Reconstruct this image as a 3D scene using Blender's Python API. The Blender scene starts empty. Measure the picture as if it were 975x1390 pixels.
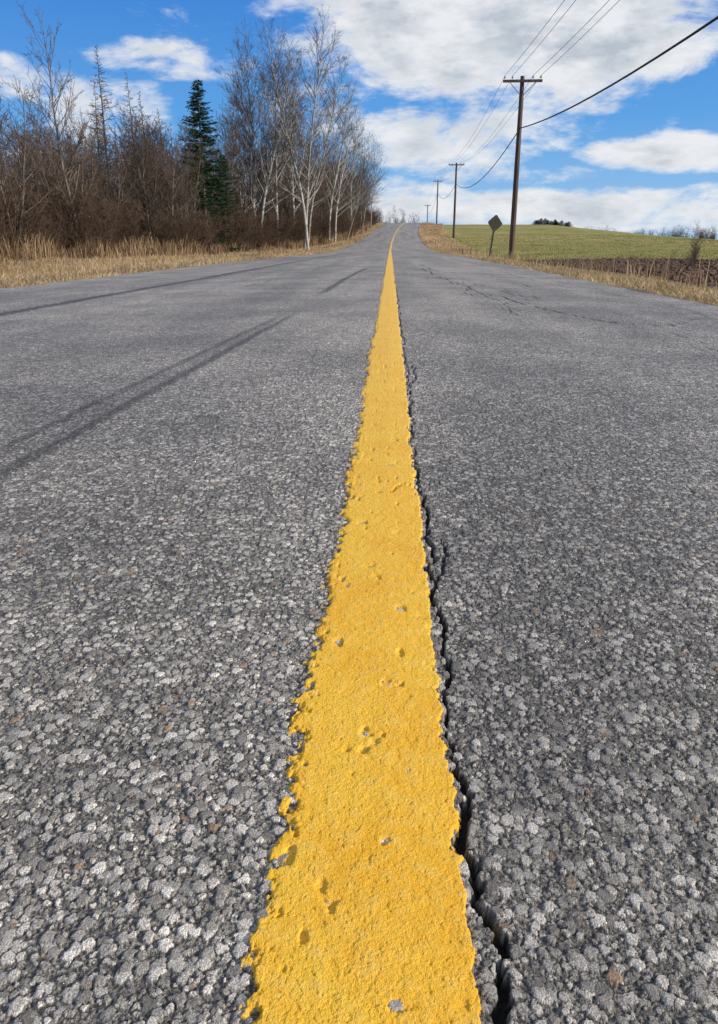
import bpy, math, random
import numpy as np
from mathutils import Vector, Matrix
R = math.radians
scene = bpy.context.scene
scene.view_settings.view_transform = 'Standard'
scene.view_settings.look = 'None'
scene.view_settings.exposure = 0

# ------------------------------------------------------------------ numpy helpers
def hsh(ix, iy, seed):
    h = (ix.astype(np.int64) * 374761393 + iy.astype(np.int64) * 668265263 + seed * 974634777) & 0xffffffff
    h = ((h ^ (h >> 13)) * 1274126177) & 0xffffffff
    h = (h ^ (h >> 16)) & 0xffffffff
    return h / 4294967295.0
def vn(x, y, seed=0):
    x = np.asarray(x, float); y = np.asarray(y, float) + 0 * x
    x = x + 0 * y
    ix = np.floor(x); iy = np.floor(y)
    fx = x - ix; fy = y - iy
    fx = fx * fx * (3 - 2 * fx); fy = fy * fy * (3 - 2 * fy)
    a = hsh(ix, iy, seed); b = hsh(ix + 1, iy, seed); c = hsh(ix, iy + 1, seed); d = hsh(ix + 1, iy + 1, seed)
    return (a * (1 - fx) + b * fx) * (1 - fy) + (c * (1 - fx) + d * fx) * fy
def fbm(x, y, seed=0, o=4):
    s = 0; a = 1; t = 0
    for i in range(o):
        s = s + a * vn(np.asarray(x) * 2 ** i, np.asarray(y) * 2 ** i, seed + i * 17); t += a; a *= .5
    return s / t * 2 - 1
def sstep(a, b, x):
    t = np.clip((x - a) / (b - a), 0, 1); return t * t * (3 - 2 * t)

def mk_mesh(name, verts, quads, mats, mi=None, attrs=None, smooth=True):
    me = bpy.data.meshes.new(name)
    nv, nf = len(verts), len(quads)
    me.vertices.add(nv); me.vertices.foreach_set("co", np.ascontiguousarray(verts, np.float32).ravel())
    me.loops.add(nf * 4); me.loops.foreach_set("vertex_index", np.ascontiguousarray(quads, np.int32).ravel())
    me.polygons.add(nf); me.polygons.foreach_set("loop_start", np.arange(nf, dtype=np.int32) * 4)
    try: me.polygons.foreach_set("loop_total", np.full(nf, 4, np.int32))
    except Exception: pass
    for m in mats: me.materials.append(m)
    if mi is not None: me.polygons.foreach_set("material_index", np.asarray(mi, np.int32))
    me.polygons.foreach_set("use_smooth", np.full(nf, smooth, bool))
    for k, v in (attrs or {}).items():
        v = np.asarray(v, np.float32)
        if v.ndim == 1:
            a = me.attributes.new(k, 'FLOAT', 'POINT'); a.data.foreach_set("value", v)
        else:
            if v.shape[1] == 3: v = np.hstack([v, np.ones((len(v), 1), np.float32)])
            a = me.attributes.new(k, 'FLOAT_COLOR', 'POINT'); a.data.foreach_set("color", v.ravel())
    me.update(calc_edges=True); me.validate()
    return me
def add(name, me, parent=None, loc=None, rot=0, scl=1):
    ob = bpy.data.objects.new(name, me); scene.collection.objects.link(ob)
    if parent: ob.parent = parent
    if loc is not None: ob.location = loc
    ob.rotation_euler[2] = rot
    ob.scale = (scl, scl, scl) if np.isscalar(scl) else scl
    return ob

# ------------------------------------------------------------------ node helpers
def newmat(name):
    m = bpy.data.materials.new(name); m.use_nodes = True
    nt = m.node_tree
    return m, nt, nt.nodes["Principled BSDF"], nt.nodes["Material Output"]
class N:
    def __init__(s, nt): s.nt = nt
    def node(s, t, **kw):
        n = s.nt.nodes.new(t)
        for k, v in kw.items(): setattr(n, k, v)
        return n
    def put(s, sock, v):
        if isinstance(v, bpy.types.NodeSocket): s.nt.links.new(v, sock)
        elif v is not None: sock.default_value = v
    def math(s, op, a, b=None, c=None, clamp=False):
        n = s.node("ShaderNodeMath", operation=op, use_clamp=clamp)
        s.put(n.inputs[0], a); s.put(n.inputs[1], b)
        if c is not None: s.put(n.inputs[2], c)
        return n.outputs[0]
    def mr(s, v, a, b, c=0., d=1., smooth=True):
        n = s.node("ShaderNodeMapRange", interpolation_type='SMOOTHSTEP' if smooth else 'LINEAR')
        s.put(n.inputs[0], v); s.put(n.inputs[1], a); s.put(n.inputs[2], b); s.put(n.inputs[3], c); s.put(n.inputs[4], d)
        return n.outputs[0]
    def mix(s, f, a, b, mode='MIX'):
        n = s.node("ShaderNodeMix", data_type='RGBA', blend_type=mode)
        s.put(n.inputs[0], f)
        s.put(n.inputs[6], a if not isinstance(a, tuple) else (*a, 1)); s.put(n.inputs[7], b if not isinstance(b, tuple) else (*b, 1))
        return n.outputs[2]
    def noise(s, vec, scale, detail=3, rough=.5, dim='3D', dist=0.):
        n = s.node("ShaderNodeTexNoise", noise_dimensions=dim)
        s.put(n.inputs["Vector"], vec); s.put(n.inputs["Scale"], scale); s.put(n.inputs["Detail"], detail); s.put(n.inputs["Roughness"], rough)
        s.put(n.inputs["Distortion"], dist)
        return n
    def vor(s, vec, scale, feat='F1'):
        n = s.node("ShaderNodeTexVoronoi", voronoi_dimensions='2D', feature=feat)
        s.put(n.inputs["Vector"], vec); s.put(n.inputs["Scale"], scale)
        return n
    def attr(s, name):
        return s.node("ShaderNodeAttribute", attribute_name=name)
    def vm(s, op, a, b=None):
        n = s.node("ShaderNodeVectorMath", operation=op); s.put(n.inputs[0], a)
        if b is not None: s.put(n.inputs[1], b)
        return n

# stone relief of worn asphalt, returns dict of sockets
def stones(g):
    tc = g.node("ShaderNodeTexCoord").outputs["Object"]
    nz = g.noise(tc, 120, 3, .6, '2D').outputs["Color"]
    off = g.vm('MULTIPLY', g.vm('SUBTRACT', nz, (.5, .5, .5)).outputs[0], (.0065, .0065, 0)).outputs[0]
    P = g.vm('ADD', tc, off).outputs[0]
    def layer(scale, shift, ra, rb):
        p = g.vm('ADD', P, shift).outputs[0]
        c = g.vor(p, scale, 'F1')
        sep = g.node("ShaderNodeSeparateColor"); g.put(sep.inputs[0], c.outputs["Color"])
        r1, r2, r3 = sep.outputs
        rad = g.mr(r1, 0, 1, ra, rb, False)
        q = g.math('DIVIDE', c.outputs["Distance"], rad)
        return g.mr(q, 1.0, .42), r2, r3
    b1, r2, r3 = layer(104, (0, 0, 0), .22, .86)
    b2, s2, s3 = layer(205, (3.3, 1.7, 0), .25, .85)
    fn = g.noise(tc, 420, 4, .7, '2D').outputs["Fac"]
    h1 = g.math('MULTIPLY', b1, g.mr(r3, 0, 1, .4, 1., False))
    h2 = g.math('MULTIPLY', b2, g.mr(s3, 0, 1, .2, .6, False))
    big = g.math('MAXIMUM', h1, h2)
    isb = g.math('GREATER_THAN', h1, h2)
    tone = g.math('ADD', g.math('MULTIPLY', r2, isb), g.math('MULTIPLY', s2, g.math('SUBTRACT', 1., isb)))
    h = g.math('ADD', big, g.math('MULTIPLY', fn, .58))
    return dict(tc=tc, h=h, big=big, fn=fn, tone=tone, r3=r3)

# ------------------------------------------------------------------ materials
def road_mat():
    m, nt, b, out = newmat("asphalt"); g = N(nt)
    s = stones(g)
    dark = g.attr("dark").outputs["Fac"]; crack = g.attr("crack").outputs["Fac"]
    stonec = g.mix(g.mr(s['tone'], .1, .95, 0, 1, False), (.23, .212, .188), (.76, .70, .63))
    stonec = g.mix(g.mr(s['tone'], .982, .987), stonec, (.40, .26, .15))
    speck = g.noise(s['tc'], 900, 3, .7, '2D').outputs["Fac"]
    stonec = g.mix(g.mr(speck, .36, .60, .68, 0), stonec, (.085, .079, .070))
    f = g.mr(g.math('ADD', s['big'], g.math('MULTIPLY', s['fn'], 1.0)), .60, 1.15)
    bit = g.mix(g.mr(s['fn'], .38, .68), (.050, .047, .043), (.235, .22, .20))
    col = g.mix(f, bit, stonec)
    lg = g.noise(s['tc'], 1.3, 6, .65, '2D').outputs["Fac"]
    col = g.mix(1., col, g.mix(g.mr(lg, .32, .68), (.78, .78, .78), (1.22, 1.205, 1.18)), 'MULTIPLY')
    md = g.noise(s['tc'], 28, 4, .7, '2D').outputs["Fac"]
    col = g.mix(1., col, g.mix(g.mr(md, .32, .68), (.78, .78, .78), (1.24, 1.23, 1.21)), 'MULTIPLY')
    sx = g.vm('MULTIPLY', s['tc'], (1., .05, 1.)).outputs[0]
    st = g.noise(sx, 2.2, 4, .5, '2D').outputs["Fac"]
    col = g.mix(1., col, g.mix(g.mr(st, .3, .7), (.86, .86, .86), (1.13, 1.12, 1.10)), 'MULTIPLY')
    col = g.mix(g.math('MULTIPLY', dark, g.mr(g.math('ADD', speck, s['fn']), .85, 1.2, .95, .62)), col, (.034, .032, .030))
    col = g.mix(crack, col, (.012, .011, .010))
    g.put(b.inputs["Base Color"], col)
    b.inputs["Roughness"].default_value = .6
    b.inputs["Specular IOR Level"].default_value = .4
    d = g.node("ShaderNodeDisplacement"); g.put(d.inputs["Height"], s['h']); d.inputs["Midlevel"].default_value = .8; d.inputs["Scale"].default_value = .0032
    nt.links.new(d.outputs[0], out.inputs["Displacement"]); m.displacement_method = 'BOTH'
    return m
def paint_mat():
    m, nt, b, out = newmat("yellow_paint"); g = N(nt)
    s = stones(g)
    cov = g.attr("cover").outputs["Fac"]
    n1 = g.noise(s['tc'], 60, 5, .75, '2D').outputs["Fac"]
    n2 = g.noise(s['tc'], 9, 4, .6, '2D').outputs["Fac"]
    col = g.mix(g.mr(n2, .3, .7), (.87, .45, .018), (.91, .53, .036))
    col = g.mix(g.mr(n1, .42, .75, 0, .5), col, (.92, .62, .14))
    fine = g.noise(s['tc'], 430, 4, .8, '2D').outputs["Fac"]
    col = g.mix(g.mr(fine, .30, .47, .5, 0), col, (.50, .23, .010))
    chip = g.noise(s['tc'], 30, 6, .75, '2D').outputs["Fac"]
    col = g.mix(g.mr(chip, .69, .74, 0, .7), col, (.50, .40, .22))
    col = g.mix(g.mr(cov, .15, .6, .45, 0), col, (.42, .25, .04))
    g.put(b.inputs["Base Color"], col); b.inputs["Roughness"].default_value = .5
    b.inputs["Specular IOR Level"].default_value = .35
    amp = g.mr(cov, .25, 1., 1., .27)
    h = g.math('MULTIPLY', g.math('SUBTRACT', s['h'], .8), amp)
    h = g.math('ADD', h, g.math('MULTIPLY', g.math('SUBTRACT', n1, .5), 1.0))
    h = g.math('ADD', h, g.math('MULTIPLY', g.math('SUBTRACT', fine, .5), .7))
    h = g.math('SUBTRACT', h, g.mr(chip, .66, .74, 0, .4))
    d = g.node("ShaderNodeDisplacement"); g.put(d.inputs["Height"], h); d.inputs["Midlevel"].default_value = 0; d.inputs["Scale"].default_value = .0026
    nt.links.new(d.outputs[0], out.inputs["Displacement"]); m.displacement_method = 'BOTH'
    return m
def ground_mat():
    m, nt, b, out = newmat("ground_soil"); g = N(nt)
    tc = g.node("ShaderNodeTexCoord").outputs["Object"]
    c = g.attr("col").outputs["Color"]
    n = g.noise(tc, 9, 6, .7).outputs["Fac"]; n2 = g.noise(tc, .35, 5, .6).outputs["Fac"]
    c = g.mix(1., c, g.mix(g.mr(n, .3, .7), (.6, .6, .6), (1.35, 1.35, 1.35)), 'MULTIPLY')
    c = g.mix(1., c, g.mix(g.mr(n2, .3, .7), (.8, .82, .8), (1.2, 1.18, 1.2)), 'MULTIPLY')
    g.put(b.inputs["Base Color"], c); b.inputs["Roughness"].default_value = .95
    b.inputs["Specular IOR Level"].default_value = .1
    bp = g.node("ShaderNodeBump"); g.put(bp.inputs["Height"], n); bp.inputs["Distance"].default_value = .10; bp.inputs["Strength"].default_value = .6
    g.put(b.inputs["Normal"], bp.outputs[0])
    return m
def attr_mat(name, rough=.85, trans=0):
    m, nt, b, out = newmat(name); g = N(nt)
    c = g.attr("col").outputs["Color"]
    g.put(b.inputs["Base Color"], c); b.inputs["Roughness"].default_value = rough
    b.inputs["Specular IOR Level"].default_value = .2
    if trans:
        t = g.node("ShaderNodeBsdfTranslucent"); g.put(t.inputs[0], c)
        mx = g.node("ShaderNodeMixShader"); mx.inputs[0].default_value = trans
        nt.links.new(b.outputs[0], mx.inputs[1]); nt.links.new(t.outputs[0], mx.inputs[2]); nt.links.new(mx.outputs[0], out.inputs[0])
    return m
def bark(name, c1, c2, scale=8, stretch=.25, lo=.35, hi=.65, rnd=.25, rough=.9):
    m, nt, b, out = newmat(name); g = N(nt)
    tc = g.node("ShaderNodeTexCoord").outputs["Object"]
    v = g.vm('MULTIPLY', tc, (1, 1, stretch)).outputs[0]
    n = g.noise(v, scale, 4, .65).outputs["Fac"]
    c = g.mix(g.mr(n, lo, hi), c1, c2)
    if rnd:
        oi = g.node("ShaderNodeObjectInfo").outputs["Random"]
        f = g.mr(oi, 0, 1, 1 - rnd, 1 + rnd, False)
        cc = g.node("ShaderNodeCombineColor"); [g.put(cc.inputs[i], f) for i in range(3)]
        c = g.mix(1., c, cc.outputs[0], 'MULTIPLY')
    g.put(b.inputs["Base Color"], c); b.inputs["Roughness"].default_value = rough
    b.inputs["Specular IOR Level"].default_value = .15
    return m
M_road, M_paint, M_ground = road_mat(), paint_mat(), ground_mat()
M_grass = attr_mat("dry_grass_blades", trans=.3)
M_birch = bark("birch_bark", (.09, .08, .07), (.47, .44, .39), 5, 3.5, .38, .50, rnd=.2)
M_twig = bark("twig_bark", (.085, .060, .043), (.145, .104, .075), 2, 1)
M_btwig = bark("birch_twig", (.095, .074, .058), (.165, .13, .102), 2, 1)
M_trunk = bark("grey_bark", (.08, .064, .05), (.18, .15, .125), 9, .2)
M_shrub = bark("shrub_bark", (.075, .048, .033), (.135, .09, .06), 1.5, 1, rnd=.35)
M_larch = bark("larch_twig", (.12, .073, .045), (.185, .12, .073), 2, 1)
M_needle = bark("spruce_needles", (.010, .026, .012), (.036, .070, .028), 4, 1)
M_pole = bark("pole_wood", (.065, .042, .031), (.15, .104, .078), 14, .06, rnd=.1)
M_metal = bark("galvanised_metal", (.10, .10, .09), (.16, .155, .14), 12, 1, rnd=0, rough=.5)
M_sign = bark("sign_panel", (.030, .029, .018), (.05, .048, .03), 6, 1, rnd=0, rough=.6)
M_wire = bark("wire_black", (.02, .02, .022), (.03, .03, .03), 2, 1, rnd=0, rough=.5)
M_ceram = bark("insulator", (.25, .25, .24), (.4, .4, .4), 9, 1, rnd=0, rough=.3)

# ------------------------------------------------------------------ terrain profile
def prof(y): return np.interp(y, [-60, 0, 20, 45, 60, 80, 100, 120, 135, 148, 165, 200, 260, 340, 4000], [0, 0, -.02, -.13, .02, .5, 1.25, 2.35, 3.3, 3.95, 4.0, 3.0, 1.2, 0, 0])
_ys = np.linspace(-60, 4000, 40601); _pf = prof(_ys); _k = np.hanning(121); _k /= _k.sum()
_pf = np.convolve(np.pad(_pf, 60, 'edge'), _k, 'valid')
def prof(y): return np.interp(y, _ys, _pf)
def cen(y): return np.interp(y, [-60, 50, 75, 100, 120, 145, 170, 260, 4000], [0, 0, .12, .5, 1.15, 2.6, 4.6, 16, 300])
def edgeL(y): return np.interp(y, [0, 8, 45, 100, 300], [4.6, 4.55, 3.75, 3.5, 3.5])
def edgeR(y): return np.interp(y, [0, 20, 45, 100, 300], [2.57, 2.6, 2.7, 3.2, 3.2])
def crown(s): return -.02 * np.abs(s)

# ------------------------------------------------------------------ road
h0 = .42
ys = np.concatenate([[-14, -9, -6, -4, -2.5, -1.5, -.9, -.5, -.25, -.1, 0.0, .06, .11],
                     h0 * np.tan(np.linspace(math.atan(.15 / h0), math.atan(15 / h0), 700)),
                     15 * 1.022 ** np.arange(1, 134)])
nin, nout = 980, 14
u = np.linspace(-1, 1, nin)
us = .6 * u + .4 * u ** 3
Y = ys[:, None]
wf = .30 + .66 * np.maximum(Y, 0)
L = edgeL(Y); Rr = edgeR(Y)
wl = np.minimum(wf, .95 * L); wr = np.minimum(wf, .95 * Rr)
inner = np.where(us < 0, us * wl, us * wr)
t = np.linspace(0, 1, nout + 1)[1:]
outl = -(wl + (L - wl) * t[::-1][None]); outr = wr + (Rr - wr) * t[None]
S = np.hstack([outl, inner, outr]); YY = np.broadcast_to(Y, S.shape)
S = S.copy()
rag = fbm(ys * 1.3, ys * 0 + 3, 5, 5)
S[:, 0] += .10 * rag; S[:, -1] += .09 * fbm(ys * 1.5, ys * 0 + 9, 8, 5)

def polydist(s, y, pts, wob=0, seed=1, wf=6.):
    s = s + wob * fbm(y * wf, s * 0 + seed, seed, 4)
    best = np.full(s.shape, 9.)
    for (x0, y0), (x1, y1) in zip(pts[:-1], pts[1:]):
        dx, dy = x1 - x0, y1 - y0; tt = np.clip(((s - x0) * dx + (y - y0) * dy) / (dx * dx + dy * dy), 0, 1)
        best = np.minimum(best, np.hypot(s - x0 - tt * dx, y - y0 - tt * dy))
    return best
# main longitudinal crack beside the line
def crackx(y): return .0610 + .008 * sstep(.55, .3, y) + .008 * fbm(y * 4.3, y * 0 + 1, 21, 2) + .009 * fbm(y * 20, y * 0 + 2, 22, 2) + .005 * fbm(y * 70, y * 0 + 2, 23, 2)
cw = (.0018 + .0016 * fbm(YY * 9, YY * 0 + 5, 31, 3)) * (1 - .2 * sstep(1.2, 2.4, YY)) * (1 + .5 * sstep(.6, .3, YY)) * (1 - sstep(5, 11, YY))
dc = np.abs(S - crackx(YY)) + .0028 * fbm(S * 150, YY * 150, 41, 3)
ck = 1 - sstep(.6, 1.5, dc / np.maximum(cw, 1e-4))
ck = np.where(cw < .0004, 0, ck)
br = 0
for pts, w in [([(.06, 1.22), (.03, 1.25), (.005, 1.20)], .0017), ([(.062, 1.62), (.035, 1.68)], .002), ([(.062, 2.2), (.09, 2.35), (.085, 2.6)], .003),
               ([(.065, .86), (.085, .92), (.08, 1.0)], .002)]:
    d = polydist(S, YY, pts, .01, 7, 40)
    br = np.maximum(br, 1 - sstep(w * .6, w * 1.6, d))
thin = 0
for pts, w in [([(.68, 9.6), (.78, 7.6), (.97, 5.9), (1.12, 5.0), (1.36, 4.4)], .011), ([(.80, 7.8), (.72, 6.6), (.86, 5.9)], .008), ([(.97, 5.9), (1.2, 6.2), (1.1, 7.2), (.85, 8.8)], .008),
               ([(.68, 9.6), (.6, 12), (.66, 16)], .014), ([(1.3, 4.5), (1.6, 4.2), (1.75, 4.4)], .007), ([(1.9, 8), (1.8, 11), (2.0, 14)], .012),
               ([(1.36, 4.4), (1.5, 3.7), (1.45, 3.2)], .004), ([(.97, 5.9), (.8, 5.2), (.85, 4.6)], .005), ([(1.75, 4.4), (2.1, 4.9), (2.2, 6.2), (2.1, 8)], .007), ([(1.1, 7.2), (1.5, 8.2), (1.4, 10)], .009),
               ([(-1.7, 7), (-1.5, 9), (-1.65, 12), (-1.5, 18)], .008)]:
    d = polydist(S, YY, pts, .09, 12, 3.)
    thin = np.maximum(thin, (1 - sstep(w * .5, w * 1.5, d)) * sstep(-.45, .0, fbm(S * 5, YY * 5, 61, 3)))
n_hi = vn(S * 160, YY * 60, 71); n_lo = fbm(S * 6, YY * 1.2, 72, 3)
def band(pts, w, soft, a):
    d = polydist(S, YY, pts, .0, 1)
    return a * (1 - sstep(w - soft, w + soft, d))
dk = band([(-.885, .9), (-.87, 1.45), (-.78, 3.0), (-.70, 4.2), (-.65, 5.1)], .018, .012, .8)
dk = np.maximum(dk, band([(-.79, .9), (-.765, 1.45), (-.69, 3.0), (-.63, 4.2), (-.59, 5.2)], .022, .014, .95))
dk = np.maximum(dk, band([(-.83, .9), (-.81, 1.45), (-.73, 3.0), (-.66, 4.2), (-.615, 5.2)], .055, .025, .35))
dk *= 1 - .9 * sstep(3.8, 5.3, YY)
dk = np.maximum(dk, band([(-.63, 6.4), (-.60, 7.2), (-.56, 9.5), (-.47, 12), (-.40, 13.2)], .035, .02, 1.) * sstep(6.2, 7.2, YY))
stripe = band([(-2.78, 2.), (-2.7, 5.1), (-2.6, 10), (-2.45, 20), (-2.35, 30), (-2.2, 42)], .07, .02, 1.)  # long dark stripes along the left side of the road
stripe = np.maximum(stripe, band([(-2.62, 7), (-2.45, 12), (-2.3, 22)], .03, .02, .6))
dark = np.clip(np.maximum(dk * (.65 + .6 * n_hi + .25 * n_lo), stripe * (.85 + .3 * n_hi)), 0, 1)
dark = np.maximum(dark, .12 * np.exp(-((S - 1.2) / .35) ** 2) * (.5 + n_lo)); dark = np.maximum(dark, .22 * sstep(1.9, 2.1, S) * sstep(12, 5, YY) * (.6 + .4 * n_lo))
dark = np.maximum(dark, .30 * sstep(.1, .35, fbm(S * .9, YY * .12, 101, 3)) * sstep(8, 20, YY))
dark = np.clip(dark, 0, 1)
und = .004 * fbm(S * 3, YY * 3, 91, 3)
Zr = prof(YY) + crown(S) + und
Zroad = Zr - .012 * ck - .004 * np.clip(br + thin, 0, 1)
Xw = S + cen(YY)
V = np.stack([Xw, YY, Zroad], -1).reshape(-1, 3)
nr, nc = S.shape
def gridq(nr, nc):
    i = np.arange(nr - 1)[:, None] * nc + np.arange(nc - 1)[None]
    return np.stack([i, i + 1, i + nc + 1, i + nc], -1).reshape(-1, 4)
Q = gridq(nr, nc)
crk = np.clip(ck + br * .9 + thin * .95, 0, 1)
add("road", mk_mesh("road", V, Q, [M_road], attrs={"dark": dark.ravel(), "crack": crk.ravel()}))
# paint sheet
j0 = nout + int(nin * .30); j1 = nout + int(nin * .70)
s = S[:, j0:j1]; y = YY[:, j0:j1]
el = -.081 + .008 * fbm(y * 3, y * 0 + 4, 51, 3) + .003 * fbm(y * 25, y * 0, 52, 2)
er = np.minimum(.0570 + .004 * fbm(y * 10, y * 0 + 4, 53, 4), crackx(y) - .0030)
dl = (s - el); dr = (er - s)
nn = fbm(s * 140, y * 120, 54, 3); nm = fbm(s * 38, y * 30, 55, 3)
cl = sstep(-.012, .026, dl + .016 * nn + .008 * nm)
cr = sstep(-.001, .006, dr + .004 * nn)
far = sstep(4, 14, y)
cover = np.clip(np.minimum(cl, cr), 0, 1)
pits = sstep(.52, .68, fbm(s * 60, y * 50, 57, 2)) * (1 - far)
off = -.0046 + .0070 * sstep(.05, .80, cover) - .0024 * pits
off = off * (1 - far) + .004 * far
zz = Zr[:, j0:j1] + off - .004 * np.clip(br, 0, 1)[:, j0:j1] * (1 - far)
Vp = np.stack([s + cen(y), y, zz], -1).reshape(-1, 3)
Qp = gridq(nr, j1 - j0)
keep = (np.where(far > .5, (np.minimum(dl, dr) > 0) * 1., cover).ravel()[Qp] > .02).all(1)
Qp = Qp[keep]; used, inv = np.unique(Qp, return_inverse=True)
add("yellow_line", mk_mesh("yellow_line", Vp[used], inv.reshape(-1, 4), [M_paint], attrs={"cover": np.maximum(cover, far).ravel()[used]}))

# ------------------------------------------------------------------ ground
def ground_z(x, y):
    c = cen(y); s = x - c; L = edgeL(y); Rr = edgeR(y)
    p = prof(y)
    g = np.interp(x, [-400, -60, -10, 30, 46, 63, 90, 400], [0, .4, 1, 1, .56, .16, .0, 0])
    base = p * g
    d = np.where(s < 0, -s - L, s - Rr)
    drop = np.interp(d, [-8, -.25, 0, .6, 2.5, 4, 9], [-.18, -.18, -.115, -.14, -.34, -.38, -.34])
    b = .06 * fbm(x * .25, y * .25, 3, 4) + .025 * fbm(x * 1.6, y * 1.6, 4, 3)
    plow = ((x > 6.0) & (y < 40)) * .04 * np.sin(x * 9 + fbm(x, y, 6) * 2)
    return base + drop + (b + plow) * sstep(.3, 2.5, d)
gy = np.unique(np.concatenate([np.linspace(-30, 60, 361), np.linspace(60, 200, 141), 200 * 1.06 ** np.arange(0, 55)]))
gx = np.concatenate([-70 * 1.12 ** np.arange(35, 0, -1), np.linspace(-70, -12, 90), np.linspace(-11.8, 20, 260), np.linspace(20.4, 90, 120), 90 * 1.12 ** np.arange(1, 35)])
GX, GY = np.meshgrid(gx, gy)
GZ = ground_z(GX, GY)
s = GX - cen(GY); d = np.where(s < 0, -s - edgeL(GY), s - edgeR(GY))
tan_ = np.array([.42, .30, .165]); soil = np.array([.15, .092, .062]); green = np.array([.26, .245, .075]); floor = np.array([.13, .09, .06]); gravel = np.array([.30, .25, .19])
fn = fbm(GX * .4, GY * .4, 11, 4)[..., None]
col = np.broadcast_to(tan_, GX.shape + (3,)).copy()
def lay(c, m):
    global col
    col = col * (1 - m[..., None]) + c * m[..., None]
lay(np.array([.30, .21, .115]), sstep(-.1, .4, fn[..., 0]))
lay(gravel, sstep(.7, .15, d) * .9)
lay(floor, (GX < 0) * sstep(6, 9, d))
e = GX + .8 * fn[..., 0]
field = sstep(4.6, 5.1, e - np.interp(GY, [0, 40, 150], [0, 1.2, 4.5]))
lay(green, field)
gtan = sstep(-.2, .4, fbm(GX * .05, GY * .12, 15, 4))
lay(np.array([.37, .29, .115]), field * gtan * .65)
lay(soil, field * sstep(41.5, 39, GY + 1.5 * fn[..., 0]))
lay(np.array([.12, .12, .06]), sstep(260, 500, GY))
add("ground", mk_mesh("ground", np.stack([GX, GY, GZ], -1).reshape(-1, 3), gridq(len(gy), len(gx)), [M_ground], attrs={"col": col.reshape(-1, 3)}))

# ------------------------------------------------------------------ grass
rng = np.random.default_rng(4)
def blades(x, y, h, w, c, lean=.45):
    n = len(x); z = ground_z(x, y) - .02
    a = rng.uniform(0, 2 * np.pi, n); l = rng.uniform(.05, lean, n) * h; la = rng.uniform(0, 2 * np.pi, n)
    dx, dy = np.cos(a) * w / 2, np.sin(a) * w / 2
    lx, ly = np.cos(la) * l, np.sin(la) * l
    v = np.zeros((n, 6, 3))
    for i, (f, ww, hh) in enumerate([(0, 1, 0), (.4, .8, .65), (1., .25, 1.)]):
        v[:, 2 * i, 0] = x + lx * f - dx * ww; v[:, 2 * i, 1] = y + ly * f - dy * ww; v[:, 2 * i, 2] = z + h * hh
        v[:, 2 * i + 1, 0] = x + lx * f + dx * ww; v[:, 2 * i + 1, 1] = y + ly * f + dy * ww; v[:, 2 * i + 1, 2] = z + h * hh
    b = np.arange(n)[:, None] * 6
    q = np.stack([b + [0, 1, 3, 2], b + [2, 3, 5, 4]], 1).reshape(-1, 4)
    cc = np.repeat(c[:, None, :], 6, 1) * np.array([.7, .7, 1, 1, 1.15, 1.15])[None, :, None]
    return v.reshape(-1, 3), q, cc.reshape(-1, 3)
def front(y): return np.interp(y, [0, 32, 45, 55, 65, 80, 105, 135, 170], [-15.5, -15.5, -13.0, -10.8, -8.8, -7.0, -5.2, -4.0, -3])
parts = []
def scat(n, y0, y1, xf0, xf1, hr, w, pal, pw=1.6, clump=.0, lean=.45):
    yy = y0 + (y1 - y0) * rng.random(n) ** pw
    f = rng.random(n)
    x0, x1 = xf0(yy), xf1(yy); xx = x0 + (x1 - x0) * f
    m = fbm(xx * 1.3, yy * 1.3, 77, 3) > clump - 1
    xx, yy = xx[m], yy[m]; n = len(xx)
    h = rng.uniform(*hr, n) * np.clip(1 + .9 * fbm(xx * .8, yy * .8, 78, 3), .3, 2)
    pal = np.array(pal); c = pal[rng.integers(0, len(pal), n)] * rng.uniform(.75, 1.2, (n, 1)) * (1 + .4 * fbm(xx * .5, yy * .5, 79, 3))[:, None]
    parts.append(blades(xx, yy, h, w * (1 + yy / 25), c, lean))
straw = [(.54, .39, .22), (.47, .33, .17), (.60, .46, .28), (.40, .27, .14)]
brown = [(.24, .15, .085), (.31, .205, .115), (.18, .11, .07), (.38, .27, .15)]
lft = lambda y: cen(y) - edgeL(y)
rgt = lambda y: cen(y) + edgeR(y)
scat(150000, 3, 60, lambda y: front(y) - 1, lambda y: lft(y) - .15, (.05, .17), .010, straw, 1.5, lean=1.5)
scat(12000, 3, 60, lambda y: front(y) - 1, lambda y: lft(y) - 1.2, (.15, .38), .008, straw + brown[:2], 1.4, .95, lean=.9)
scat(20000, 3, 70, lambda y: lft(y) - .7, lambda y: lft(y) + .03, (.03, .10), .009, straw, 1.6, .85, lean=1.3)
scat(50000, 60, 150, lambda y: front(y) - 1, lambda y: lft(y) - .05, (.08, .25), .011, straw, 1.0, lean=1.)
scat(60000, 12, 130, lambda y: front(y) - 3, lambda y: front(y) + 1.2, (.3, .95), .011, brown + straw[:1], 1.2, .8)
scat(60000, 3, 60, lambda y: rgt(y) + .1, lambda y: rgt(y) + 2.4, (.03, .12), .009, straw + [(.24, .22, .09)], 1.5, .5, lean=1.4)
scat(8000, 3, 60, lambda y: rgt(y) - .02, lambda y: rgt(y) + .4, (.03, .08), .009, straw, 1.5, .9, lean=1.2)
scat(1100, 8, 45, lambda y: rgt(y) + 1.2, lambda y: rgt(y) + 3.0, (.2, .45), .008, brown + straw, 1.3, 1.0)
scat(30000, 60, 150, lambda y: rgt(y) + .1, lambda y: rgt(y) + 4, (.08, .25), .011, straw, 1.0)
scat(60000, 41, 110, lambda y: rgt(y) + 4, lambda y: rgt(y) + 55 + 0 * y, (.04, .1), .012, [(.29, .26, .10), (.37, .30, .13), (.23, .225, .07)], 1.3)
vo = 0; Vs = []; Qs = []; Cs = []
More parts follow.
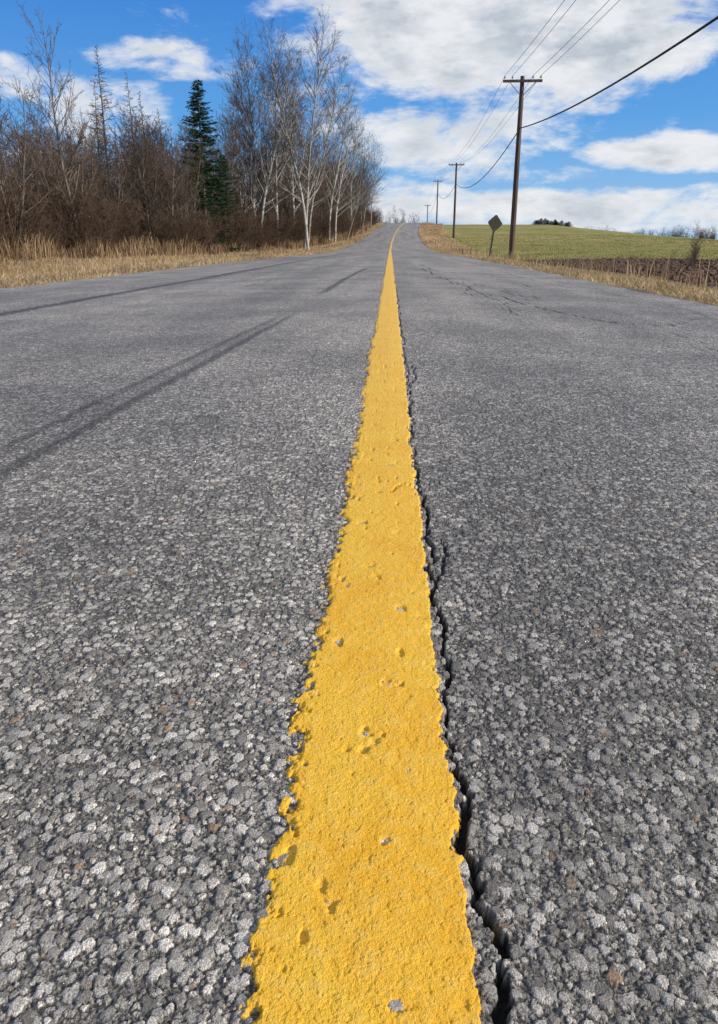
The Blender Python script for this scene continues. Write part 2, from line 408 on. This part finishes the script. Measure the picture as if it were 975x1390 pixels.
for v, q, c in parts:
    Vs.append(v); Qs.append(q + vo); Cs.append(c); vo += len(v)
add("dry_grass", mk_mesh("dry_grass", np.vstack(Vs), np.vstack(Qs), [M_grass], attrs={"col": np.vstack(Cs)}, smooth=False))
# clods of the ploughed field
n = 11000
cy = 8 + 31 * rng.random(n) ** 1.1; cx = 6.0 + rng.random(n) * (cy * .62 + 3) ; cz = ground_z(cx, cy)
sz = rng.uniform(.02, .06, n)
base8 = np.array([[i, j, k] for i in (-1, 1) for j in (-1, 1) for k in (-.6, .8)], float)
cv_ = np.stack([cx, cy, cz], -1)[:, None] + base8[None] * sz[:, None, None] * rng.uniform(.4, 1.3, (n, 8, 3))
cq = np.array([[0, 1, 3, 2], [4, 6, 7, 5], [0, 4, 5, 1], [2, 3, 7, 6], [0, 2, 6, 4], [1, 5, 7, 3]])
cq = (cq[None] + np.arange(n)[:, None, None] * 8).reshape(-1, 4)
cc_ = np.repeat((soil * rng.uniform(.7, 1.3, (n, 1)))[:, None], 8, 1).reshape(-1, 3)
add("ploughed_soil_clods", mk_mesh("ploughed_soil_clods", cv_.reshape(-1, 3), cq, [M_ground], attrs={"col": cc_}))

# ------------------------------------------------------------------ trees
def tubes(lines):
    groups = {}
    for p, r, sd, mt in lines: groups.setdefault((len(p), sd), []).append((p, r, mt))
    Vs, Qs, Ms = [], [], []; vo = 0
    for (n, sd), L in groups.items():
        P = np.array([l[0] for l in L]); Rd = np.array([l[1] for l in L]); mt = np.array([l[2] for l in L])
        T = np.gradient(P, axis=1); T /= np.linalg.norm(T, axis=2, keepdims=True) + 1e-9
        ref = np.where(np.abs(T[:, :1, 2:3]) > .9, np.array([1., 0, 0]), np.array([0, 0, 1.])) + 0 * T
        A = np.cross(T, ref); A /= np.linalg.norm(A, axis=2, keepdims=True) + 1e-9
        B = np.cross(T, A)
        an = np.arange(sd) * 2 * np.pi / sd
        V = P[:, :, None] + Rd[:, :, None, None] * (A[:, :, None] * np.cos(an)[:, None] + B[:, :, None] * np.sin(an)[:, None])
        k = len(L)
        i = np.arange(n - 1)[:, None] * sd; j = np.arange(sd)[None]; j2 = (j + 1) % sd
        q = np.stack([i + j, i + j2, i + sd + j2, i + sd + j], -1).reshape(-1, 4)
        q = q[None] + (np.arange(k) * n * sd)[:, None, None] + vo
        Vs.append(V.reshape(-1, 3)); Qs.append(q.reshape(-1, 4)); Ms.append(np.repeat(mt, (n - 1) * sd)); vo += k * n * sd
    return np.vstack(Vs), np.vstack(Qs), np.concatenate(Ms)

def perp(d, rn):
    a = rn.normal(size=3); a -= a.dot(d) * d; return a / (np.linalg.norm(a) + 1e-9)
def branch(rn, out, p, d, ln, r, lv, spec):
    sp = spec[lv]
    n = sp['n']; pts = [p]; dd = d.copy(); rad = [r]
    for i in range(n):
        dd = dd + rn.normal(size=3) * sp['wob'] + np.array([0, 0, sp['up']]); dd /= np.linalg.norm(dd)
        pts.append(pts[-1] + dd * ln / n); rad.append(max(r * (1 - (i + 1) / n * sp.get('tap', .85)), sp.get('rmin', .004)))
    pts = np.array(pts); rad = np.array(rad)
    out.append((pts, rad, sp['sides'], 0 if r > sp.get('thick', .03) else 1))
    if lv + 1 < len(spec):
        k = spec[lv + 1]; cnt = int(k['cnt'] * rn.uniform(.8, 1.2) * (1 if lv == 0 else min(1.3, max(.35, ln / sp['ref']))))
        for j in range(cnt):
            f = rn.uniform(sp['f0'], 1.) if lv else sp['f0'] + (1 - sp['f0']) * ((j + rn.uniform(0, 1)) / cnt)
            x = f * n; i = min(int(x), n - 1); t = x - i
            q = pts[i] * (1 - t) + pts[i + 1] * t; td = pts[i + 1] - pts[i]; td /= np.linalg.norm(td)
            ang = R(rn.uniform(*k['ang'])); cd = td * math.cos(ang) + perp(td, rn) * math.sin(ang)
            shape = k['shape'](f) if 'shape' in k else 1 - .55 * f
            l2 = ln * k['len'] * shape * rn.uniform(.7, 1.2)
            rr = (rad[i] * (1 - t) + rad[i + 1] * t)
            branch(rn, out, q, cd / np.linalg.norm(cd), l2, min(rr * .6, k['rmax']), lv + 1, spec)
def tree_mesh(name, seed, H, spec, mats, stems=1, spread=.08, r0=.12):
    rn = np.random.default_rng(seed); out = []
    for i in range(stems):
        d = np.array([rn.normal() * spread, rn.normal() * spread, 1.]); d /= np.linalg.norm(d)
        branch(rn, out, np.array([rn.normal() * .12 * (stems > 1), rn.normal() * .12 * (stems > 1), -.3]), d, H * rn.uniform(.82 if stems > 1 else 1, 1.), r0 * rn.uniform(.7, 1) if stems > 1 else r0, 0, spec)
    v, q, m = tubes(out)
    return mk_mesh(name, v, q, mats, m)
def spec_birch(H): return [
    dict(n=14, wob=.04, up=.02, sides=7, f0=.2, ref=H, tap=.90, rmin=.012, thick=.02),
    dict(cnt=56, n=6, wob=.10, up=.07, sides=4, len=.27, ang=(28, 55), rmax=.04, f0=.15, ref=H * .2, rmin=.008, thick=.032, shape=lambda f: .55 + .6 * math.sin(math.pi * min(1, f * .95 + .05)) - .35 * f),
    dict(cnt=9, n=4, wob=.12, up=.04, sides=3, len=.42, ang=(20, 50), rmax=.013, f0=.1, ref=H * .1, rmin=.0075, thick=.02),
    dict(cnt=7, n=3, wob=.14, up=.0, sides=3, len=.5, ang=(20, 50), rmax=.009, f0=0, ref=1, rmin=.006, thick=.02)]
def spec_bare(H): return [
    dict(n=12, wob=.05, up=.03, sides=6, f0=.15, ref=H, tap=.93, rmin=.012, thick=.02),
    dict(cnt=34, n=6, wob=.13, up=.09, sides=4, len=.33, ang=(30, 62), rmax=.04, f0=.15, ref=H * .25, rmin=.009, thick=.022),
    dict(cnt=9, n=4, wob=.16, up=.06, sides=3, len=.42, ang=(25, 55), rmax=.014, f0=.1, ref=H * .1, rmin=.008, thick=.02),
    dict(cnt=6, n=3, wob=.16, up=.02, sides=3, len=.5, ang=(20, 55), rmax=.009, f0=0, ref=1, rmin=.0065, thick=.02)]
spec_shrub = [
    dict(n=6, wob=.1, up=.03, sides=4, f0=.1, ref=3, tap=.9, rmin=.008, thick=.1),
    dict(cnt=11, n=4, wob=.14, up=.07, sides=3, len=.4, ang=(18, 50), rmax=.012, f0=.1, ref=1, rmin=.007, thick=.1),
    dict(cnt=7, n=3, wob=.16, up=.04, sides=3, len=.5, ang=(18, 50), rmax=.009, f0=0, ref=1, rmin=.006, thick=.1)]
def spec_larch(H): return [
    dict(n=12, wob=.012, up=.02, sides=6, f0=.12, ref=H, tap=.96, rmin=.01, thick=.02),
    dict(cnt=150, n=5, wob=.06, up=.05, sides=3, len=.22, ang=(75, 100), rmax=.02, f0=.05, ref=H * .15, rmin=.012, thick=.03, shape=lambda f: max(.06, 1.02 - f)),
    dict(cnt=20, n=3, wob=.12, up=-.03, sides=3, len=.36, ang=(35, 80), rmax=.013, f0=0, ref=.5, rmin=.010, thick=.03)]
birch = [tree_mesh("birch_tree_%d" % i, 10 + i, 16, spec_birch(16), [M_birch, M_btwig], stems=[1, 1, 2, 1][i], r0=[.14, .11, .12, .125][i], spread=.07) for i in range(4)]
bare = [tree_mesh("bare_tree_%d" % i, 30 + i, 9, spec_bare(9), [M_trunk, M_twig], stems=[1, 2, 1, 3, 2][i], r0=.095) for i in range(5)]
shrub = [tree_mesh("shrub_%d" % i, 50 + i, 3.2, spec_shrub, [M_shrub, M_shrub], stems=20, spread=.3, r0=.018) for i in range(4)]
larch = [tree_mesh("larch_tree_%d" % i, 70 + i, 12, spec_larch(12), [M_trunk, M_larch], r0=.13) for i in range(2)]
def spruce_mesh(seed, H):
    rn = np.random.default_rng(seed); out = []
    out.append((np.array([[0, 0, -.3], [0, 0, H * .5], [.03, 0, H]]), np.array([.16, .08, .012]), 7, 0))
    Vn = []; z = .5
    while z < H - .1:
        f = z / H; Lr = (H * .27) * (1 - f) ** .85 * 1.0 + .1
        for k in range(rn.integers(7, 10)):
            a = rn.uniform(0, 2 * np.pi); ln = Lr * rn.uniform(.6, 1.15)
            p0 = np.array([0, 0, z + rn.uniform(-.1, .1)]); n = 6
            tt = np.linspace(0, 1, n)[:, None]
            hd = np.array([math.cos(a), math.sin(a), 0])
            pts = p0 + hd * ln * tt + np.array([0, 0, 1]) * (ln * (.28 * f - .32 * tt + .22 * tt ** 2 * 1.2) * tt)
            out.append((pts, np.linspace(.02, .005, n), 3, 0))
            m = max(8, int(ln * 34))
            for q in range(m):
                t = rn.uniform(.08, 1.02); c = p0 + hd * ln * t + np.array([0, 0, ln * (.28 * f - .32 * t + .26 * t * t) * t])
                side = np.array([-hd[1], hd[0], 0]) * rn.choice([-1, 1])
                d = hd * rn.uniform(.2, .9) + side * rn.uniform(.1, 1.) + np.array([0, 0, rn.uniform(-.55, .15)]); d /= np.linalg.norm(d)
                l = rn.uniform(.16, .38) * (1.15 - .5 * t); w = perp(d, rn) * rn.uniform(.025, .05)
                Vn.append([c - w * .6, c + w * .6, c + d * l + w * .25 + [0, 0, 0], c + d * l - w * .25])
        z += .17 + .12 * (1 - f)
    v, q, m = tubes(out); Vn = np.array(Vn).reshape(-1, 3); k = len(Vn) // 4
    q2 = np.arange(k * 4).reshape(-1, 4) + len(v)
    return mk_mesh("spruce_tree", np.vstack([v, Vn]), np.vstack([q, q2]), [M_trunk, M_needle], np.concatenate([m, np.ones(k, int)]), smooth=False)
spruce = spruce_mesh(5, 10.8)

def gz(x, y): return float(ground_z(np.array([x]), np.array([y]))[0])
random.seed(7)
def plant(name, me, x, y, s=1., rot=None, parent=None, tilt=None):
    ob = add(name, me, parent, (x, y, gz(x, y)), random.uniform(0, 6.28) if rot is None else rot, s)
    if tilt: ob.rotation_euler[0], ob.rotation_euler[1] = tilt
    return ob
BI = [(-10.9, 61, 16.6), (-10.5, 60, 15.2), (-9.5, 64, 16.2), (-7.1, 62, 17.4), (-6.7, 61.5, 16.6), (-7.5, 68, 16),
      (-8.9, 70, 16), (-6.4, 78, 15.3), (-5.9, 80, 14), (-5.1, 96, 14.2), (-4.4, 110, 13.6), (-3.3, 126, 13), (-12.9, 66, 14.5), (-11.4, 74, 16)]
for x, y, h in BI:
    k = random.randrange(4); sc = h / 16
    plant("birch_tree", birch[k], x, y, (sc * .95, sc * .95, sc), tilt=(R(random.uniform(-3, 3)), R(random.uniform(-4, 4))))
plant("birch_tree", birch[1], -4.9, 84, .62, tilt=(R(4), R(20)))
plant("spruce_tree", spruce, -12.7, 52, 1.)
plant("spruce_tree", spruce, -12.0, 55, .62)
for x, y, h, k in [(-22.2, 60, 14.8, 0), (-20.2, 61, 13.2, 1), (-18.3, 60, 11.8, 0), (-24.5, 64, 13.2, 1), (-16.8, 58, 10.3, 1)]:
    plant("larch_tree", larch[k], x, y, h / 12)
plant("bare_tree", bare[0], -14.7, 35.5, (1.0, 1.0, 1.2))
plant("bare_tree", bare[2], -14.6, 26.5, .8)
plant("bare_tree", bare[4], -15.4, 30.5, .75)
forest = bpy.data.objects.new("forest", None); scene.collection.objects.link(forest)
cnt = 0
while cnt < 430:
    y = 18 + 130 * random.random() ** 1.15; dd = random.random() ** 1.3 * 24
    x = float(front(y)) - .6 - dd
    if y > 90 and dd > 12: continue
    if 50 < y < 62 and dd < 1.5: continue
    if random.random() < .10 and y > 45:
        plant("larch", larch[random.randrange(2)], x - 4, y, random.uniform(.6, .85), parent=forest)
    else:
        plant("bare_tree_member", bare[random.randrange(5)], x, y, random.uniform(.58, .92) * (1 + (y > 55) * .28), parent=forest)
    cnt += 1
thicket = bpy.data.objects.new("thicket", None); scene.collection.objects.link(thicket)
for i in range(560):
    y = 15 + 125 * random.random() ** 1.2; x = float(front(y)) + .1 - random.random() ** 1.4 * 8
    if y > 50: x += .5
    plant("shrub_member", shrub[random.randrange(4)], x, y, random.uniform(.45, 1.15), parent=thicket)
far_row = bpy.data.objects.new("distant_trees", None); scene.collection.objects.link(far_row)
for i in range(80):
    y = random.uniform(185, 260); x = float(cen(y)) + random.uniform(-45, 5) * 1.
    if abs(x - cen(y)) < 4.5: x -= 8
    plant("row_tree", bare[random.randrange(5)], x, y, random.uniform(.5, .8), parent=far_row)
for i in range(150):
    y = random.uniform(420, 520); x = random.uniform(110, 330)
    plant("row_tree", bare[random.randrange(5)], x, y, (random.uniform(1.1, 1.7),) * 2 + (random.uniform(.6, 1.1),), parent=far_row)
sh = bpy.data.objects.new("field_shrubs", None); scene.collection.objects.link(sh)
for x, y, s_ in [(63, 165, 1.1), (66, 168, 1.4), (61, 163, .8), (69, 172, 1.), (72, 175, 1.2)]:
    plant("field_shrub", bare[random.randrange(5)], x, y, (s_ * .55, s_ * .55, s_ * .36), parent=sh)
for x, y, s_ in [(8.6, 21.6, .13), (8.1, 20.5, .09), (9.1, 23, .10), (6.2, 17, .07)]:
    plant("sapling", bare[random.randrange(5)], x, y, s_)
ev = bpy.data.objects.new("evergreen_hedge", None); scene.collection.objects.link(ev)
for i in range(12):
    plant("evergreen", spruce, 28 + i * .55 + random.uniform(-.2, .2), 149 + random.uniform(-1, 1), (.42, .42, random.uniform(.07, .11)), parent=ev)

# ------------------------------------------------------------------ utility poles & wires
def pole_mesh(H):
    L = []
    L.append((np.array([[0, 0, -.6], [0, 0, H * .5], [0, 0, H]]), np.array([.16, .135, .105]), 14, 0))
    L.append((np.array([[0, 0, H - .002], [0, 0, H + .012]]), np.array([.105, .001]), 14, 0))
    V, Q, Mx = tubes(L); V = [V]; Q = [Q]; Mx = [Mx]; vo = len(V[0])
    def box(c, sz, mat):
        nonlocal vo
        c = np.array(c); sz = np.array(sz) / 2
        v = np.array([[i, j, k] for i in (-1, 1) for j in (-1, 1) for k in (-1, 1)]) * sz + c
        q = np.array([[0, 1, 3, 2], [4, 6, 7, 5], [0, 4, 5, 1], [2, 3, 7, 6], [0, 2, 6, 4], [1, 5, 7, 3]])
        V.append(v); Q.append(q + vo); Mx.append(np.full(6, mat)); vo += 8
    def tb(pts, rad, sd, mat):
        nonlocal vo
        v, q, m = tubes([(np.array(pts, float), np.array(rad, float), sd, mat)])
        V.append(v); Q.append(q + vo); Mx.append(m); vo += len(v)
    za = H - .25
    box((0, -.16, za), (2.0, .10, .12), 0)
    for sx in (-1, 1):
        tb([[sx * .7, -.215, za - .02], [sx * .09, -.15, za - .65]], [.018, .018], 4, 1)
    for sx in (-.92, -.52, .52, .92):
        tb([[sx, -.16, za + .06], [sx, -.16, za + .16]], [.012, .012], 6, 1)
        tb([[sx, -.16, za + .13], [sx, -.16, za + .16], [sx, -.16, za + .20], [sx, -.16, za + .25]], [.03, .055, .04, .02], 10, 2)
    tb([[.0, -.12, H - 2.45], [0, -.26, H - 2.45]], [.025, .025], 6, 1)
    tb([[.125, -.05, .2], [.12, -.05, H * .5], [.10, -.05, H - .8]], [.012, .012, .012], 5, 1)
    return mk_mesh("utility_pole", np.vstack(V), np.vstack(Q), [M_pole, M_metal, M_ceram], np.concatenate(Mx), smooth=False)
poles = [(6.15, -16, 9.0, 0), (6.68, 42, 9.05, .0), (8.25, 100, 9.1, 0), (9.85, 165, 9.2, 0), (11.0, 232, 9.2, 0)]
pm = pole_mesh(9.05); tops = []
for x, y, H, a in poles:
    z = gz(x, y); sc = H / 9.05
    ob = add("utility_pole", pm, None, (x, y, z), -.02, (1, 1, sc)); tops.append((x, y, z, sc))
wl = []
for (a, b) in zip(tops[:-1], tops[1:]):
    for off, hh, sag, r in [(-.92, 9.06, .75, .009), (-.52, 9.06, .7, .009), (.52, 9.06, .8, .009), (.92, 9.06, .72, .009), (0, 6.58, 1.45, .028)]:
        n = 28; t = np.linspace(0, 1, n)
        yo = -.16 if hh > 8 else -.26
        p0 = np.array([a[0] + off, a[1] + yo, a[2] + hh * a[3]]); p1 = np.array([b[0] + off, b[1] + yo, b[2] + hh * b[3]])
        p = p0 + (p1 - p0) * t[:, None]; p[:, 2] -= sag * 4 * t * (1 - t)
        wl.append((p, np.full(n, r), 6, 0))
v, q, m = tubes(wl); add("power_line", mk_mesh("power_line", v, q, [M_wire], m))

# ------------------------------------------------------------------ traffic sign
def sign_mesh():
    V = []; Q = []; Mx = []; vo = 0
    def box(c, sz, mat):
        nonlocal vo
        c = np.array(c); sz = np.array(sz) / 2
        v = np.array([[i, j, k] for i in (-1, 1) for j in (-1, 1) for k in (-1, 1)]) * sz + c
        q = np.array([[0, 1, 3, 2], [4, 6, 7, 5], [0, 4, 5, 1], [2, 3, 7, 6], [0, 2, 6, 4], [1, 5, 7, 3]])
        V.append(v); Q.append(q + vo); Mx.append(np.full(6, mat)); vo += 8
    box((-.03, 0, .85), (.012, .05, 2.3), 0); box((.03, 0, .85), (.012, .05, 2.3), 0); box((0, .028, .85), (.072, .006, 2.3), 0)
    a = .43; c = .04; zc = 1.72
    ring = [(a - c, -c), (a - c, c), (c, a - c), (-c, a - c), (-a + c, c), (-a + c, -c), (-c, -a + c), (c, -a + c)]
    n = 8
    f = [(x, -.032, zc + z) for x, z in ring]; b = [(x, -.036 - .004, zc + z) for x, z in ring]
    v = np.array(f + b + [(0, -.032, zc), (0, -.040, zc)])
    q = [[i, (i + 1) % n, n + (i + 1) % n, n + i] for i in range(n)]
    for i in range(0, n, 2): q.append([i, (i + 1) % n, (i + 2) % n, 2 * n]); q.append([n + (i + 2) % n, n + (i + 1) % n, n + i, 2 * n + 1])
    V.append(v); Q.append(np.array(q) + vo); Mx.append(np.full(len(q), 1)); vo += len(v)
    box((0, -.028, zc + .15), (.3, .006, .03), 0); box((0, -.028, zc - .15), (.3, .006, .03), 0)
    return mk_mesh("traffic_sign", np.vstack(V), np.vstack(Q), [M_metal, M_sign], np.concatenate(Mx), smooth=False)
ob = add("traffic_sign", sign_mesh(), None, (4.95, 38, gz(4.95, 38)), .35); ob.rotation_euler[1] = R(7)

# ------------------------------------------------------------------ sun & world
el_, az_ = R(22), R(104)      # azimuth clockwise from +Y
sv = Vector((math.sin(az_) * math.cos(el_), math.cos(az_) * math.cos(el_), math.sin(el_)))
ld = bpy.data.lights.new("sun", 'SUN'); ld.energy = 5.0; ld.angle = R(.53); ld.color = (1, .93, .81)
lo = bpy.data.objects.new("sun", ld); scene.collection.objects.link(lo); lo.rotation_euler = sv.to_track_quat('Z', 'Y').to_euler(); lo.location = (20, -20, 30)
w = bpy.data.worlds.new("World"); scene.world = w; w.use_nodes = True
nt = w.node_tree; g = N(nt); bg = nt.nodes["Background"]
sky = g.node("ShaderNodeTexSky", sky_type='NISHITA'); sky.sun_disc = False; sky.sun_elevation = el_; sky.sun_rotation = az_; sky.air_density = 1.; sky.dust_density = .3; sky.ozone_density = 3.
tc = g.node("ShaderNodeTexCoord").outputs["Generated"]
sx = g.node("ShaderNodeSeparateXYZ"); g.put(sx.inputs[0], tc)
az = g.math('MULTIPLY', g.math('ARCTAN2', sx.outputs[0], sx.outputs[1]), 57.2958)
el = g.math('MULTIPLY', g.math('ARCSINE', sx.outputs[2]), 57.2958)
STR = .1
ramp = g.node("ShaderNodeValToRGB"); cr = ramp.color_ramp
cr.elements[0].position = 0; cr.elements[0].color = (.40, .62, .90, 1); cr.elements[1].position = 1; cr.elements[1].color = (.03, .14, .46, 1)
for p, c in [(.10, (.24, .51, .88, 1)), (.25, (.10, .37, .83, 1)), (.5, (.035, .23, .72, 1))]:
    e_ = cr.elements.new(p); e_.color = c
g.put(ramp.inputs[0], g.mr(el, 0, 32, 0, 1, False))
blue = g.vm('MULTIPLY', ramp.outputs[0], (10, 10, 10)).outputs[0]
base = g.mix(.85, sky.outputs[0], blue)
cv = g.node("ShaderNodeCombineXYZ"); g.put(cv.inputs[0], az); g.put(cv.inputs[1], g.math('MULTIPLY', el, 2.3))
n1 = g.noise(cv.outputs[0], .11, 8, .62, '3D', .5).outputs["Fac"]
n2 = g.noise(cv.outputs[0], .38, 7, .65).outputs["Fac"]
dens = None
for a0, e0, ra, re, wt in [(9, 14.6, 15, 5.4, 1.2), (20, 14.8, 10, 3.6, .9), (5, 7.0, 8, 2.2, .95), (20, 5.7, 7, 1.2, 1.05), (12, 2.3, 22, 1.4, 1.0), (9, 4.6, 8, .8, .65), (-16, 11.6, 6.5, 1.2, .58), (-19.5, 8.8, 4.5, 2., .75),
                          (-27, 10., 6, 1.5, .7), (-3, 9, 6, 2.5, .5), (1, 2.5, 8, 2., .75), (24, 1.2, 10, .8, .8), (-30, 4, 20, 2, .6), (14, 8.7, 3, .5, .5)]:
    dx = g.math('DIVIDE', g.math('SUBTRACT', az, a0), ra); dy = g.math('DIVIDE', g.math('SUBTRACT', el, e0), re)
    r2 = g.math('ADD', g.math('MULTIPLY', dx, dx), g.math('MULTIPLY', dy, dy))
    bl = g.math('MULTIPLY', g.math('SUBTRACT', 1., g.mr(r2, 0, 2.0, 0, 1)), wt)
    dens = bl if dens is None else g.math('MAXIMUM', dens, bl)
# broken clouds above the view, added to brighten and neutralise ambient light
dens = g.math('MAXIMUM', dens, g.mr(el, 20, 38, 0, .68))
d = g.math('ADD', dens, g.math('MULTIPLY', g.math('SUBTRACT', n1, .5), 2.4))
d = g.math('ADD', d, g.math('MULTIPLY', g.math('SUBTRACT', n2, .5), 1.2))
cf = g.mr(d, .26, .95)
shade = g.noise(g.vm('ADD', cv.outputs[0], (5, -.9, 2)).outputs[0], .17, 6, .6).outputs["Fac"]
thick = g.mr(d, .6, 1.5)
sh_ = g.math('MULTIPLY', g.mr(shade, .38, .62), g.math('MULTIPLY_ADD', thick, .75, .25))
cc = g.mix(sh_, (8.3, 8.5, 8.8), (4.6, 5.2, 6.0))
hz = g.mix(cf, base, cc)
g.put(bg.inputs[0], hz); bg.inputs[1].default_value = STR

# ------------------------------------------------------------------ camera
cd = bpy.data.cameras.new("camera"); cam = bpy.data.objects.new("camera", cd); scene.collection.objects.link(cam)
cd.sensor_fit = 'HORIZONTAL'; cd.sensor_width = 36; cd.lens = 36 * 977 / 975; cd.shift_y = -45 / 975
cd.clip_start = .02; cd.clip_end = 9000
cam.location = (0, 0, .42)
cam.rotation_euler = (R(90 - 18.24), 0, R(2.39))
scene.camera = cam
